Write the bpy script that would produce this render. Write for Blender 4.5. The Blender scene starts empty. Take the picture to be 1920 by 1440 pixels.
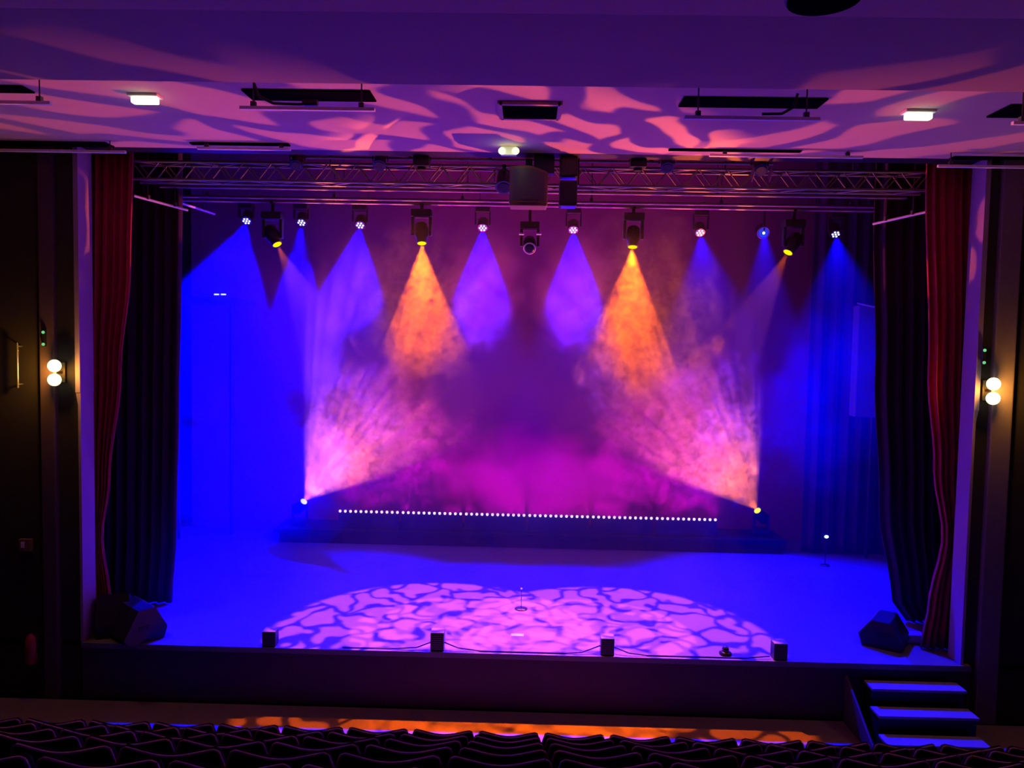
import bpy, bmesh, math, random
from mathutils import Vector, Matrix, Euler
random.seed(7)
PI = math.pi
R = math.radians
SC = bpy.context.scene
COL = SC.collection

# ------------------------------------------------------------------ camera
EYE = 5.47            # lens height above the hall floor
STG = 0.87            # stage floor height
YF = 11.15            # stage front
CEIL = 8.17           # ceiling over the front of the hall
F = 1450.0
PITCH, ROLL, YAW = math.atan(80 / F), R(1.08), math.atan(28 / F)
cd = bpy.data.cameras.new('camera'); cam = bpy.data.objects.new('camera', cd); COL.objects.link(cam)
cd.sensor_width = 36.0; cd.lens = 36.0 * F / 1920.0; cd.clip_end = 100
CAMR = Matrix.Rotation(YAW, 3, 'Z') @ Matrix.Rotation(PI / 2 - PITCH, 3, 'X') @ Matrix.Rotation(ROLL, 3, 'Z')
cam.matrix_world = Matrix.Translation((0, 0, EYE)) @ CAMR.to_4x4()
SC.camera = cam

def P(px, py, Y):
    """point of the place at distance Y down the hall seen at this pixel"""
    d = CAMR @ Vector(((px - 960) / F, -(py - 720) / F, -1))
    t = Y / d.y
    return Vector((d.x * t, Y, EYE + d.z * t))

def PZ(px, py, Z):
    """point at height Z seen at this pixel"""
    d = CAMR @ Vector(((px - 960) / F, -(py - 720) / F, -1))
    t = (Z - EYE) / d.z
    return Vector((d.x * t, d.y * t, Z))

# ------------------------------------------------------------------ world, exposure, sampling
w = bpy.data.worlds.new('world'); SC.world = w; w.use_nodes = True
w.node_tree.nodes['Background'].inputs[0].default_value = (0, 0, 0, 1)
w.node_tree.nodes['Background'].inputs[1].default_value = 0
vs = SC.view_settings
SC.display_settings.display_device = 'sRGB'
vs.view_transform = 'Standard'; vs.look = 'None'; vs.gamma = 1; vs.exposure = 0.0
vs.use_curve_mapping = False
cy = SC.cycles
cy.max_bounces = 4; cy.diffuse_bounces = 3; cy.glossy_bounces = 2; cy.transmission_bounces = 2
cy.volume_bounces = 0; cy.transparent_max_bounces = 6
cy.volume_step_rate = 1.0; cy.volume_max_steps = 96
cy.use_adaptive_sampling = True; cy.adaptive_threshold = 0.02
cy.use_denoising = True
cy.caustics_reflective = False; cy.caustics_refractive = False
cy.sample_clamp_indirect = 4.0

AMBER = (1.0, 0.16, 0.0)
AMBER2 = (1.0, 0.12, 0.0)
BLUE = (0.0, 0.0, 1.0)
POWER_FLOOR_HEAD = 8000
POWER_ROOF_HEAD = 6000
POWER_BLUE = 38000
POWER_BATTEN = 36

# ------------------------------------------------------------------ materials
MATS = {}
def mat(name, col, rough=0.6, metal=0.0, var=0.15, scale=6.0, bump=0.0, spec=0.5, coat=0.0):
    if name in MATS: return MATS[name]
    m = bpy.data.materials.new(name); m.use_nodes = True
    nt = m.node_tree; b = nt.nodes['Principled BSDF']
    b.inputs['Roughness'].default_value = rough; b.inputs['Metallic'].default_value = metal
    b.inputs['Specular IOR Level'].default_value = spec
    b.inputs['Coat Weight'].default_value = coat
    tc = nt.nodes.new('ShaderNodeTexCoord'); no = nt.nodes.new('ShaderNodeTexNoise')
    no.inputs['Scale'].default_value = scale; no.inputs['Detail'].default_value = 3
    nt.links.new(tc.outputs['Object'], no.inputs['Vector'])
    mx = nt.nodes.new('ShaderNodeMix'); mx.data_type = 'RGBA'
    mx.inputs[6].default_value = (*[c * (1 - var) for c in col], 1)
    mx.inputs[7].default_value = (*[min(1, c * (1 + var)) for c in col], 1)
    nt.links.new(no.outputs['Fac'], mx.inputs[0]); nt.links.new(mx.outputs[2], b.inputs['Base Color'])
    if bump:
        bp = nt.nodes.new('ShaderNodeBump'); bp.inputs['Strength'].default_value = bump; bp.inputs['Distance'].default_value = 0.02
        nt.links.new(no.outputs['Fac'], bp.inputs['Height']); nt.links.new(bp.outputs[0], b.inputs['Normal'])
    MATS[name] = m
    return m

def emit(name, col, strength):
    if name in MATS: return MATS[name]
    m = bpy.data.materials.new(name); m.use_nodes = True
    nt = m.node_tree; nt.nodes.clear()
    o = nt.nodes.new('ShaderNodeOutputMaterial'); e = nt.nodes.new('ShaderNodeEmission')
    e.inputs[0].default_value = (*col, 1); e.inputs[1].default_value = strength
    nt.links.new(e.outputs[0], o.inputs[0])
    m.cycles.emission_sampling = 'NONE'
    MATS[name] = m
    return m

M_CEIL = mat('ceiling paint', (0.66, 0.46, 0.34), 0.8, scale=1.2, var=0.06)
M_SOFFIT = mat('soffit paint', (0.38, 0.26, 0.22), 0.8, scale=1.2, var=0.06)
M_WALL = mat('dark wall', (0.030, 0.022, 0.026), 0.85, scale=2, bump=0.1)
M_JAMB = mat('jamb paint', (0.38, 0.26, 0.40), 0.75, scale=2)
M_STAGE = mat('stage floor', (0.16, 0.16, 0.17), 0.55, scale=1.5, var=0.2)
M_STFRONT = mat('stage front', (0.07, 0.045, 0.06), 0.8, scale=2)
M_HALL = mat('hall floor', (0.20, 0.16, 0.15), 0.7, scale=3)
M_TIER = mat('tier carpet', (0.03, 0.015, 0.03), 0.95, scale=20)
M_BLACK = mat('black paint', (0.012, 0.012, 0.014), 0.5)
M_BLACKP = mat('black plastic', (0.018, 0.018, 0.02), 0.35, scale=15)
M_DRAPE = mat('black drape', (0.045, 0.012, 0.040), 0.95, scale=8)
M_RED = mat('red drape', (0.50, 0.02, 0.05), 0.9, scale=9, var=0.25)
M_CYC = mat('backdrop cloth', (0.26, 0.05, 0.07), 0.95, scale=0.8, var=0.12)
M_ALU = mat('aluminium', (0.34, 0.28, 0.25), 0.4, metal=0.3, scale=10)
M_PIPE = mat('painted pipe', (0.36, 0.30, 0.26), 0.45, scale=10)
M_DKPIPE = mat('dark pipe', (0.06, 0.055, 0.06), 0.5, scale=10)
M_SPK = mat('speaker cabinet', (0.20, 0.11, 0.07), 0.6, scale=5)
M_GRILLE = mat('speaker grille', (0.10, 0.09, 0.10), 0.5, scale=60)
M_SEAT = mat('seat cloth', (0.03, 0.010, 0.025), 0.95, scale=30, spec=0.1)
M_HIGHLIGHT = mat('seat piping', (0.95, 0.42, 0.55), 0.5, scale=30)  # stage light on the seat tops, put into a pale pink colour
M_TREAD = mat('stair tread', (0.30, 0.30, 0.32), 0.6, scale=6)
M_CHROME = mat('chrome', (0.85, 0.82, 0.78), 0.2, metal=0.8)
M_WHITE = mat('white plastic', (0.92, 0.86, 0.88), 0.5)
M_RUBBER = mat('cable rubber', (0.015, 0.012, 0.014), 0.6)
M_EXT = mat('extinguisher red', (0.45, 0.03, 0.05), 0.35)
E_AMBER = emit('amber lens', (1.0, 0.95, 0.0), 1.0)
E_AMBERDIM = emit('amber lens dim', (0.75, 0.75, 0.0), 1.0)
E_LED = emit('blue led', (0.62, 0.62, 1.0), 2.2)
E_PINK = emit('pink led', (1.0, 0.55, 0.85), 1.6)
E_WARM = emit('warm bulb', (1.0, 0.93, 0.50), 2)
E_WHITE = emit('emergency diffuser', (0.80, 1.0, 0.62), 2.5)
E_TWIN = emit('twin lamp', (0.85, 1.0, 0.55), 1.6)
E_GREEN = emit('green indicator', (0.25, 0.9, 0.35), 0.7)
E_WORK = emit('work lamp', (0.55, 0.9, 1.0), 2)

# ------------------------------------------------------------------ mesh builder
class MB:
    def __init__(self): self.v = []; self.f = []; self.sm = []
    def add(self, vs_, fs, smooth=False, M=None):
        n = len(self.v)
        for p in vs_:
            p = Vector(p); self.v.append(tuple(M @ p if M is not None else p))
        for f in fs:
            self.f.append([i + n for i in f]); self.sm.append(smooth)
        return self
    def box(self, c, s, M=None, bev=0.0):
        x, y, z = s[0] / 2, s[1] / 2, s[2] / 2
        T = Matrix.Translation(c) @ (M.to_4x4() if M is not None else Matrix())
        if bev <= 0:
            vs_ = [(i * x, j * y, k * z) for k in (-1, 1) for j in (-1, 1) for i in (-1, 1)]
            self.add(vs_, [(0, 2, 3, 1), (4, 5, 7, 6), (0, 1, 5, 4), (2, 6, 7, 3), (0, 4, 6, 2), (1, 3, 7, 5)], M=T)
        else:
            bm = bmesh.new(); bmesh.ops.create_cube(bm, size=1)
            for v in bm.verts: v.co = Vector((v.co.x * 2 * x, v.co.y * 2 * y, v.co.z * 2 * z))
            bmesh.ops.bevel(bm, geom=bm.edges[:], offset=bev, segments=2, profile=0.6, affect='EDGES')
            bm.verts.index_update()
            self.add([v.co[:] for v in bm.verts], [[v.index for v in f.verts] for f in bm.faces], M=T)
            bm.free()
        return self
    def cyl(self, a, b, r0, r1=None, n=12, cap=True):
        a, b = Vector(a), Vector(b); r1 = r0 if r1 is None else r1
        d = (b - a).normalized(); q = d.to_track_quat('Z', 'Y').to_matrix()
        vs_ = []
        for p, r in ((a, r0), (b, r1)):
            for i in range(n):
                t = 2 * PI * i / n; vs_.append(p + q @ Vector((r * math.cos(t), r * math.sin(t), 0)))
        self.add(vs_, [(i, (i + 1) % n, n + (i + 1) % n, n + i) for i in range(n)], True)
        if cap: self.add(vs_, [tuple(range(n))[::-1], tuple(range(n, 2 * n))])
        return self
    def lathe(self, prof, T=None, n=20):
        vs_ = []; fs = []
        for r, z in prof:
            for i in range(n):
                t = 2 * PI * i / n; vs_.append((r * math.cos(t), r * math.sin(t), z))
        for k in range(len(prof) - 1):
            for i in range(n):
                fs.append((k * n + i, k * n + (i + 1) % n, (k + 1) * n + (i + 1) % n, (k + 1) * n + i))
        self.add(vs_, fs, True, T)
        self.add(vs_, [tuple(range(n))[::-1], tuple(range((len(prof) - 1) * n, len(prof) * n))], False, T)
        return self
    def prism(self, poly, a, b, axis='Y', T=None):
        """poly in the plane across the axis, run from a to b along it"""
        n = len(poly); vs_ = []
        for t in (a, b):
            for u, v in poly:
                vs_.append({'Y': (u, t, v), 'X': (t, u, v), 'Z': (u, v, t)}[axis])
        fs = [(i, (i + 1) % n, n + (i + 1) % n, n + i) for i in range(n)]
        self.add(vs_, fs + [tuple(range(n))[::-1], tuple(range(n, 2 * n))], False, T)
        return self
    def ball(self, c, r, n=16, s=(1, 1, 1)):
        prof = [(max(1e-4, r * math.sin(PI * k / 10)), -r * math.cos(PI * k / 10)) for k in range(11)]
        return self.lathe(prof, Matrix.Translation(c) @ Matrix.Diagonal((*s, 1)), n)
    def torus(self, T, Rr, r, n=24, m=8):
        vs_ = []; fs = []
        for i in range(n):
            a = 2 * PI * i / n
            for j in range(m):
                b = 2 * PI * j / m
                vs_.append(((Rr + r * math.cos(b)) * math.cos(a), (Rr + r * math.cos(b)) * math.sin(a), r * math.sin(b)))
                fs.append((i * m + j, ((i + 1) % n) * m + j, ((i + 1) % n) * m + (j + 1) % m, i * m + (j + 1) % m))
        return self.add(vs_, fs, True, T)
    def tube(self, pts, r, n=8):
        for a, b in zip(pts[:-1], pts[1:]):
            self.cyl(a, b, r, n=n)
        return self
    def build(self, name, m, parent=None, loc=None, rot=None):
        me = bpy.data.meshes.new(name); me.from_pydata(self.v, [], self.f)
        for p, s in zip(me.polygons, self.sm): p.use_smooth = s
        bm = bmesh.new(); bm.from_mesh(me); bmesh.ops.recalc_face_normals(bm, faces=bm.faces[:]); bm.to_mesh(me); bm.free()
        me.materials.append(m); me.update()
        o = bpy.data.objects.new(name, me); COL.objects.link(o)
        if parent: o.parent = parent
        if loc is not None: o.location = loc
        if rot is not None: o.rotation_euler = rot
        return o

def tag(o, label, cat, group=None, kind=None):
    o['label'] = label; o['category'] = cat
    if group: o['group'] = group
    if kind: o['kind'] = kind
    return o
def thing(name, label, cat, loc=(0, 0, 0), rot=(0, 0, 0), group=None):
    o = bpy.data.objects.new(name, None); COL.objects.link(o); o.empty_display_size = 0.1
    o.location = loc; o.rotation_euler = rot
    return tag(o, label, cat, group)
def struct(o): o['kind'] = 'structure'; return o
def dup(root, loc, rot=None, label=None, group=None):
    r = root.copy(); COL.objects.link(r); r.location = loc
    if rot is not None: r.rotation_euler = rot
    if label: r['label'] = label
    if group: r['group'] = group
    for ch in list(root.children):
        c = ch.copy(); COL.objects.link(c); c.parent = r
        for g in list(ch.children):
            d = g.copy(); COL.objects.link(d); d.parent = c
            for h in list(g.children):
                e = h.copy(); COL.objects.link(e); e.parent = d
    return r

# ------------------------------------------------------------------ lights
def aim_rot(a, b):
    return (Vector(b) - Vector(a)).to_track_quat('-Z', 'Y').to_euler()

def gobo(ld, scale, thr, seed, warp=0.5, soft=0.05, low=0.0, streak=0.0):
    """a procedural gobo wheel pattern inside the projector: leaf shaped cells"""
    ld.use_nodes = True; nt = ld.node_tree; nt.nodes.clear()
    o = nt.nodes.new('ShaderNodeOutputLight'); e = nt.nodes.new('ShaderNodeEmission')
    tc = nt.nodes.new('ShaderNodeTexCoord'); sp = nt.nodes.new('ShaderNodeSeparateXYZ')
    nt.links.new(tc.outputs['Normal'], sp.inputs[0])
    dx = nt.nodes.new('ShaderNodeMath'); dx.operation = 'DIVIDE'; dy = nt.nodes.new('ShaderNodeMath'); dy.operation = 'DIVIDE'
    nt.links.new(sp.outputs[0], dx.inputs[0]); nt.links.new(sp.outputs[2], dx.inputs[1])
    nt.links.new(sp.outputs[1], dy.inputs[0]); nt.links.new(sp.outputs[2], dy.inputs[1])
    cb = nt.nodes.new('ShaderNodeCombineXYZ'); nt.links.new(dx.outputs[0], cb.inputs[0]); nt.links.new(dy.outputs[0], cb.inputs[1])
    cb.inputs[2].default_value = seed
    nz = nt.nodes.new('ShaderNodeTexNoise'); nz.inputs['Scale'].default_value = scale * 1.1; nz.inputs['Detail'].default_value = 1
    nt.links.new(cb.outputs[0], nz.inputs['Vector'])
    ma = nt.nodes.new('ShaderNodeVectorMath'); ma.operation = 'MULTIPLY_ADD'
    ma.inputs[1].default_value = (warp / scale * 2,) * 3
    nt.links.new(nz.outputs['Color'], ma.inputs[0]); nt.links.new(cb.outputs[0], ma.inputs[2])
    vo = nt.nodes.new('ShaderNodeTexVoronoi'); vo.voronoi_dimensions = '2D'; vo.feature = 'DISTANCE_TO_EDGE'
    vo.inputs['Scale'].default_value = scale; vo.inputs['Randomness'].default_value = 0.9
    nt.links.new(ma.outputs[0], vo.inputs['Vector'])
    mr = nt.nodes.new('ShaderNodeMapRange'); mr.clamp = True
    mr.inputs[1].default_value = thr; mr.inputs[2].default_value = thr + soft
    mr.inputs[3].default_value = low; mr.inputs[4].default_value = 1
    nt.links.new(vo.outputs['Distance'], mr.inputs[0])
    nt.links.new(mr.outputs[0], e.inputs[1]); nt.links.new(e.outputs[0], o.inputs[0])

def spot(parent, a, b, col, power, size, blend=0.15, rad=0.03, name='light_source'):
    ld = bpy.data.lights.new(name, 'SPOT'); ld.energy = power; ld.color = col
    ld.spot_size = R(size); ld.spot_blend = blend; ld.shadow_soft_size = rad
    o = bpy.data.objects.new(name, ld); COL.objects.link(o)
    o.parent = parent; o.location = Vector(a) - (parent.location if parent else Vector())
    o.rotation_euler = aim_rot(a, b)
    return o, ld
def point(parent, a, col, power, rad=0.05):
    ld = bpy.data.lights.new('light_source', 'POINT'); ld.energy = power; ld.color = col; ld.shadow_soft_size = rad
    o = bpy.data.objects.new('light_source', ld); COL.objects.link(o); o.parent = parent
    o.location = Vector(a) - (parent.location if parent else Vector())
    return o, ld

# ------------------------------------------------------------------ room shell
XW = 8.0                      # half width of the hall
OPEN = 6.42                   # half width of the stage opening
ST_B = 18.6                   # back wall of the stage
SX = 9.2                      # half width behind the opening
ROOF = 10.2
# hall floor with the raked seating tiers cut as steps
rows = [(7.0 - 0.716 * i, 1.85 + 0.337 * i) for i in range(6)]
f = MB(); f.box((0, (7.33 + YF) / 2, -0.05), (2 * XW, YF - 7.33, 0.1))
struct(f.build('floor', M_HALL))
t = MB()
prof = [(7.33, -0.1), (7.33, rows[0][1] - 0.95)]
yy, zz = 7.33, rows[0][1] - 0.95
for k in range(13):
    yy -= 0.716; prof.append((yy, zz)); zz += 0.337; prof.append((yy, zz))
prof += [(-3.0, zz), (-3.0, -0.1)]
t.prism(prof, -XW, XW, 'X')
struct(t.build('floor_tiers', M_TIER))
# stage
s = MB(); s.box((0, (YF + .1 + ST_B) / 2, STG - 0.04), (2 * SX, ST_B - YF - .1, 0.08)); s.box((0, YF + .05, STG - .04), (2 * OPEN + .26, .1, .08))
struct(s.build('floor_stage', M_STAGE))
s = MB(); s.box((0, YF + 0.10, (STG - 0.08) / 2), (2 * OPEN + .3, 0.1, STG - 0.08))
struct(s.build('wall_stage_front', M_STFRONT))
# hall walls
for sx, nm in ((-1, 'left'), (1, 'right')):
    s = MB(); s.box((sx * (XW + 0.1), (YF - 3) / 2, 4.3), (0.2, YF + 3, 9.0)); struct(s.build('wall_' + nm, M_WALL))
    s = MB(); s.box((sx * (SX + 0.1), (YF + ST_B) / 2 + 0.15, 5), (0.2, ST_B - YF, 10)); struct(s.build('wall_stage_' + nm, M_BLACK))
    # wall either side of the opening
    ow = OPEN + (.20 if sx < 0 else .07)
    s = MB(); s.box((sx * (ow + SX + .2) / 2, YF + 0.25, 5.1), (SX + .2 - ow, 0.3, 10.2)); struct(s.build('wall_proscenium_' + nm, M_WALL))
s = MB(); s.box((0, YF + 0.25, (CEIL + 10.2) / 2), (2 * OPEN + .34, 0.3, 10.2 - CEIL)); struct(s.build('wall_proscenium_header', M_BLACK))
s = MB(); s.box((0, -3.1, 5.5), (2 * XW + .4, 0.2, 11)); struct(s.build('wall_back', M_WALL))
s = MB(); s.box((0, ST_B + 0.1, 5), (2 * SX + .4, 0.2, 10)); struct(s.build('wall_stage_back', M_BLACK))
s = MB(); s.box((0, (YF + ST_B) / 2, ROOF + 0.1), (2 * SX + .4, ST_B - YF + .4, 0.2)); struct(s.build('ceiling_stage', M_BLACK))
# ceiling in three levels, each nearer one a little lower
yA = 7.15; zA = 7.785; yC = 5.35; zC = 7.68
s = MB(); s.box((0, (YF + yA - 0.3) / 2 + 0.05, CEIL + 0.1), (2 * XW, YF - yA + 0.4, 0.2)); struct(s.build('ceiling', M_CEIL))
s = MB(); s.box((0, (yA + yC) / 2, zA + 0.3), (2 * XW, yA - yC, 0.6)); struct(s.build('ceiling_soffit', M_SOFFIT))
s = MB(); s.box((0, (yC - 3) / 2 - .002, zC + 0.3), (2 * XW, yC + 3, 0.6)); struct(s.build('ceiling_rear', M_CEIL))

# jambs of the opening and pilasters
for sx, nm in ((-1, 'left'), (1, 'right')):
    j = MB(); xo = OPEN + (.13 if sx < 0 else 0.0)
    j.box((sx * (xo + 0.035), YF + 0.22, (CEIL + 4.6) / 2), (0.07, 0.36, CEIL - 4.6))
    j.box((sx * (xo + 0.02), YF + 0.22, (4.6 + STG) / 2), (0.04, 0.34, 4.6 - STG))
    j.prism([(sx * (xo + .04), 4.6), (sx * (xo + .07), 4.6), (sx * (xo + .04), 4.42)], YF + .05, YF + .38, 'Y')
    struct(j.build('trim_1' if sx < 0 else 'trim_2', M_JAMB))
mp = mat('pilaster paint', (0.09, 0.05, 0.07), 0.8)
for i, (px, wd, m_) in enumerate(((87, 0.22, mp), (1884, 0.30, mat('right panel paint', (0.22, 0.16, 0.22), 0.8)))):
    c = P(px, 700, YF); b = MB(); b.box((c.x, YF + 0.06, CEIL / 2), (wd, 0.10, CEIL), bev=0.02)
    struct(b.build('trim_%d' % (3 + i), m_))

# ------------------------------------------------------------------ drapes
def drape(name, m, xl, xr, y, z0, z1, folds, amp, label, cat='curtain', nz=28, thick=0.02):
    """xl(z), xr(z): edges at a height fraction 0..1; a gathered cloth with folds"""
    nu = max(24, int(folds * 10)); vs_ = []; fs = []
    for lay in (0, 1):
        for k in range(nz + 1):
            h = k / nz; z = z0 + (z1 - z0) * h
            a, b = xl(h), xr(h)
            for i in range(nu + 1):
                u = i / nu
                ph = u * folds * 2 * PI + 0.5 * math.sin(u * 11.0 + folds)
                yo = amp * (math.sin(ph) + 0.35 * math.sin(2.3 * ph + 1.0 + 0.7 * h)) * (0.75 + 0.25 * math.sin(5 * u + 2 * h))
                vs_.append((a + (b - a) * u, y + yo + lay * thick, z))
    W = nu + 1; N = W * (nz + 1)
    for k in range(nz):
        for i in range(nu):
            q = k * W + i
            fs.append((q, q + 1, q + W + 1, q + W)); fs.append((N + q, N + q + W, N + q + W + 1, N + q + 1))
    for k in range(nz):
        for i in (0, nu):
            q = k * W + i; fs.append((q, q + W, N + q + W, N + q))
    for i in range(nu):
        for k in (0, nz):
            q = k * W + i; fs.append((q, N + q, N + q + 1, q + 1))
    b = MB(); b.add(vs_, fs, True)
    return tag(b.build(name, m), label, cat)

def interp(tab):
    def g(h):
        for (a, va), (b, vb) in zip(tab[:-1], tab[1:]):
            if h <= b: 
                t_ = (h - a) / (b - a); t_ = t_ * t_ * (3 - 2 * t_); return va + (vb - va) * t_
        return tab[-1][1]
    return g
def edge(pts, Y, z0, z1):
    out = []
    for px, py in sorted(pts, key=lambda q: -q[1]):
        p = P(px, py, Y); out.append((max(0, min(1, (p.z - z0) / (z1 - z0))), p.x))
    if out[0][0] > 0: out.insert(0, (0, out[0][1]))
    if out[-1][0] < 1: out.append((1, out[-1][1]))
    return interp(out)
ZT = 8.5
Yc = 11.75
drape('stage_curtain', M_RED, edge([(172, 285), (172, 700), (182, 1190)], Yc, STG + .02, ZT),
      edge([(251, 285), (246, 500), (228, 700), (207, 900), (192, 1010), (208, 1120), (240, 1215)], Yc, STG + .02, ZT),
      Yc, STG + .02, ZT, 5, 0.07, 'dark red stage curtain gathered at the left side of the opening')
drape('stage_curtain', M_RED, edge([(1738, 305), (1741, 700), (1752, 880), (1768, 1010), (1742, 1130), (1726, 1225)], Yc, STG + .02, ZT),
      edge([(1826, 300), (1818, 700), (1792, 1230)], Yc, STG + .02, ZT),
      Yc, STG + .02, ZT, 5, 0.07, 'dark red stage curtain gathered at the right side of the opening')
Yl = 12.9
drape('masking_drape', M_DRAPE, lambda h: -7.6, edge([(340, 380), (338, 560), (334, 760), (330, 1000), (322, 1130)], Yl, STG + .02, 9.9),
      Yl, STG + .02, 9.9, 9, 0.06, 'tall black drape behind the left red curtain')
drape('masking_drape', M_DRAPE, edge([(1641, 400), (1643, 700), (1650, 950), (1672, 1120), (1700, 1190)], Yl, STG + .02, 9.9), lambda h: 7.6,
      Yl, STG + .02, 9.9, 9, 0.06, 'tall black drape behind the right red curtain')
Yr = 17.2
drape('masking_drape', M_DRAPE, lambda h: P(1516, 700, Yr).x, lambda h: SX - .1, Yr, STG + .02, 9.9, 9, 0.06,
      'black drape at the right of the backdrop behind the outermost blue lamp')
b = MB(); b.box((-0.55, 18.3, 5.35), (14.9, 0.04, 9.0)); tag(b.build('backdrop', M_CYC), 'wide plain backdrop cloth across the back of the stage', 'backdrop')

# black riser carrying the batten row and the two floor heads
RY = 17.0; RZ = P(570, 940, 17.35).z - .155 - .34 - .065 - STG
r_ = thing('riser', 'long low black riser at the back of the stage under the row of pink lamps', 'riser', (0.1, 17.5, STG))
b = MB(); b.box((0, 0, RZ - 0.04), (11.4, 1.0, 0.08)); b.build('deck', M_BLACK, r_)
b = MB(); b.box((0, 0, (RZ - 0.08) / 2), (11.2, 0.9, RZ - 0.08)); b.build('skirt', M_DRAPE, r_)

# ------------------------------------------------------------------ moving heads
def moving_head(label, lens_px, Y, aim, lit=True, group=None, hang=True, col=AMBER, power=20000, size=34, gob=None,
                s=1.0, top=None, lens_mat=None, blend=0.1, name='moving_head_light'):
    """yoke light: base, two yoke arms, tilting head, lens; root at the clamp or at the floor"""
    L = P(lens_px[0], lens_px[1], Y)
    d = (Vector(aim) - L).normalized()
    pivot = L - d * 0.20 * s
    up = 1 if hang else -1
    base_z = pivot.z + up * 0.34 * s
    root_z = base_z + up * 0.06 * s if top is None else top
    root = thing(name, label, 'stage light', (pivot.x, pivot.y, root_z), group=group)
    o = Vector((pivot.x, pivot.y, root_z))
    b = MB(); b.box(Vector((pivot.x, pivot.y, base_z)) - o, (0.36 * s, 0.26 * s, 0.13 * s), bev=0.02 * s)
    if hang and root_z > base_z + .1: b.box(Vector((pivot.x, pivot.y, (root_z + base_z) / 2)) - o, (0.05, 0.05, root_z - base_z))
    if hang: b.box((0, (Y - pivot.y) / 2, -.03), (.05, abs(Y - pivot.y) + .08, .04))
    b.build('base', M_BLACKP, root)
    for sx in (-1, 1):
        a = MB()
        zt = base_z - up * 0.05 * s; zb = pivot.z - up * 0.05 * s
        a.box(Vector((pivot.x + sx * 0.155 * s, pivot.y, (zt + zb) / 2)) - o, (0.05 * s, 0.12 * s, abs(zt - zb)), bev=0.015 * s)
        a.build('yoke_arm', M_BLACKP, root)
    q = d.to_track_quat('Z', 'Y').to_matrix().to_4x4()
    T = Matrix.Translation(pivot - o) @ q
    h = MB(); h.lathe([(0.07 * s, -0.19 * s), (0.105 * s, -0.16 * s), (0.12 * s, -0.05 * s), (0.12 * s, 0.05 * s), (0.10 * s, 0.10 * s), (0.095 * s, 0.19 * s), (0.085 * s, 0.192 * s)], T)
    hd = h.build('head', M_BLACKP, root)
    ln = MB(); ln.lathe([(0.078 * s, 0.190 * s), (0.078 * s, 0.197 * s), (0.05 * s, 0.203 * s)], T)
    ln.build('lens', lens_mat or (E_AMBER if lit else M_BLACKP), hd)
    if lit:
        so, ld = spot(root, L + d * 0.03, aim, col, power, size, blend)
        if gob: gobo(ld, *gob)
    return root

PIPE_Z = P(990, 384, 13.7).z
ya = 13.7
G1 = (10, 0.09, 3.1, 0.9, 0.05, 0.06)
moving_head('lit amber moving head, left inner one, beam falling straight to the front of the stage', (791, 457), ya, (-1.45, 12.0, STG), size=44, gob=G1, power=POWER_ROOF_HEAD, col=AMBER2, top=PIPE_Z)
moving_head('lit amber moving head, right inner one, beam falling straight to the front of the stage', (1186, 464), ya, (1.45, 12.0, STG), size=44, gob=(10, 0.09, 3.1, 0.9, 0.05, 0.06), power=POWER_ROOF_HEAD, col=AMBER2, top=PIPE_Z)
moving_head('lit amber moving head tilted inward at the left end of the lighting pipe', (520, 459), ya, (-0.9, 11.9, STG), size=28, gob=(12, 0.09, 1.1, 0.9, 0.05, 0.04), power=POWER_ROOF_HEAD * .8, col=AMBER2, top=PIPE_Z)
moving_head('lit amber moving head tilted inward at the right end of the lighting pipe', (1477, 474), ya, (0.9, 11.9, STG), size=28, gob=(12, 0.09, 6.1, 0.9, 0.05, 0.04), power=POWER_ROOF_HEAD * .8, col=AMBER2, top=PIPE_Z)
# unlit one in the middle, reflections on its ring and two handles put in as pale material
mh = moving_head('unlit moving head hanging under the central loudspeaker with a pale lens ring', (993, 466), ya, (0.05, 9.5, 4.6), lit=False, top=PIPE_Z, s=0.95)
Lc = P(993, 466, ya); o_ = mh.location.copy()
qd = (Vector((0.05, 9.5, 4.6)) - Lc).to_track_quat('Z', 'Y').to_matrix().to_4x4()
b = MB(); b.torus(Matrix.Translation(Lc - o_ + Vector((0, -.01, 0))) @ qd, 0.10, 0.012); b.build('lens_ring', M_WHITE, mh)
for px in (978, 1010):
    c = P(px, 440, ya) - o_; b = MB(); b.box(c + Vector((0, -.1, 0)), (0.09, 0.06, 0.035), bev=0.01); b.build('handle', M_WHITE, mh)

# floor heads on the riser
for (px, py), aim, lab in (((570, 940), 1, 'lit amber moving head at the left end of the riser shooting upward'),
                           ((1420, 957), -1, 'lit amber moving head at the right end of the riser shooting upward')):
    aim = P(px, py, 17.35) + Vector((.60 * aim, -.40, .74)) * 8
    moving_head(lab, (px, py), 17.35, aim, hang=False, size=57, gob=(10, 0.14, 2.3 if px < 900 else 5.7, 0.8, 0.05, 0.05),
                power=POWER_FLOOR_HEAD, top=STG + RZ, s=1.0, blend=0.25, col=AMBER)

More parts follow.
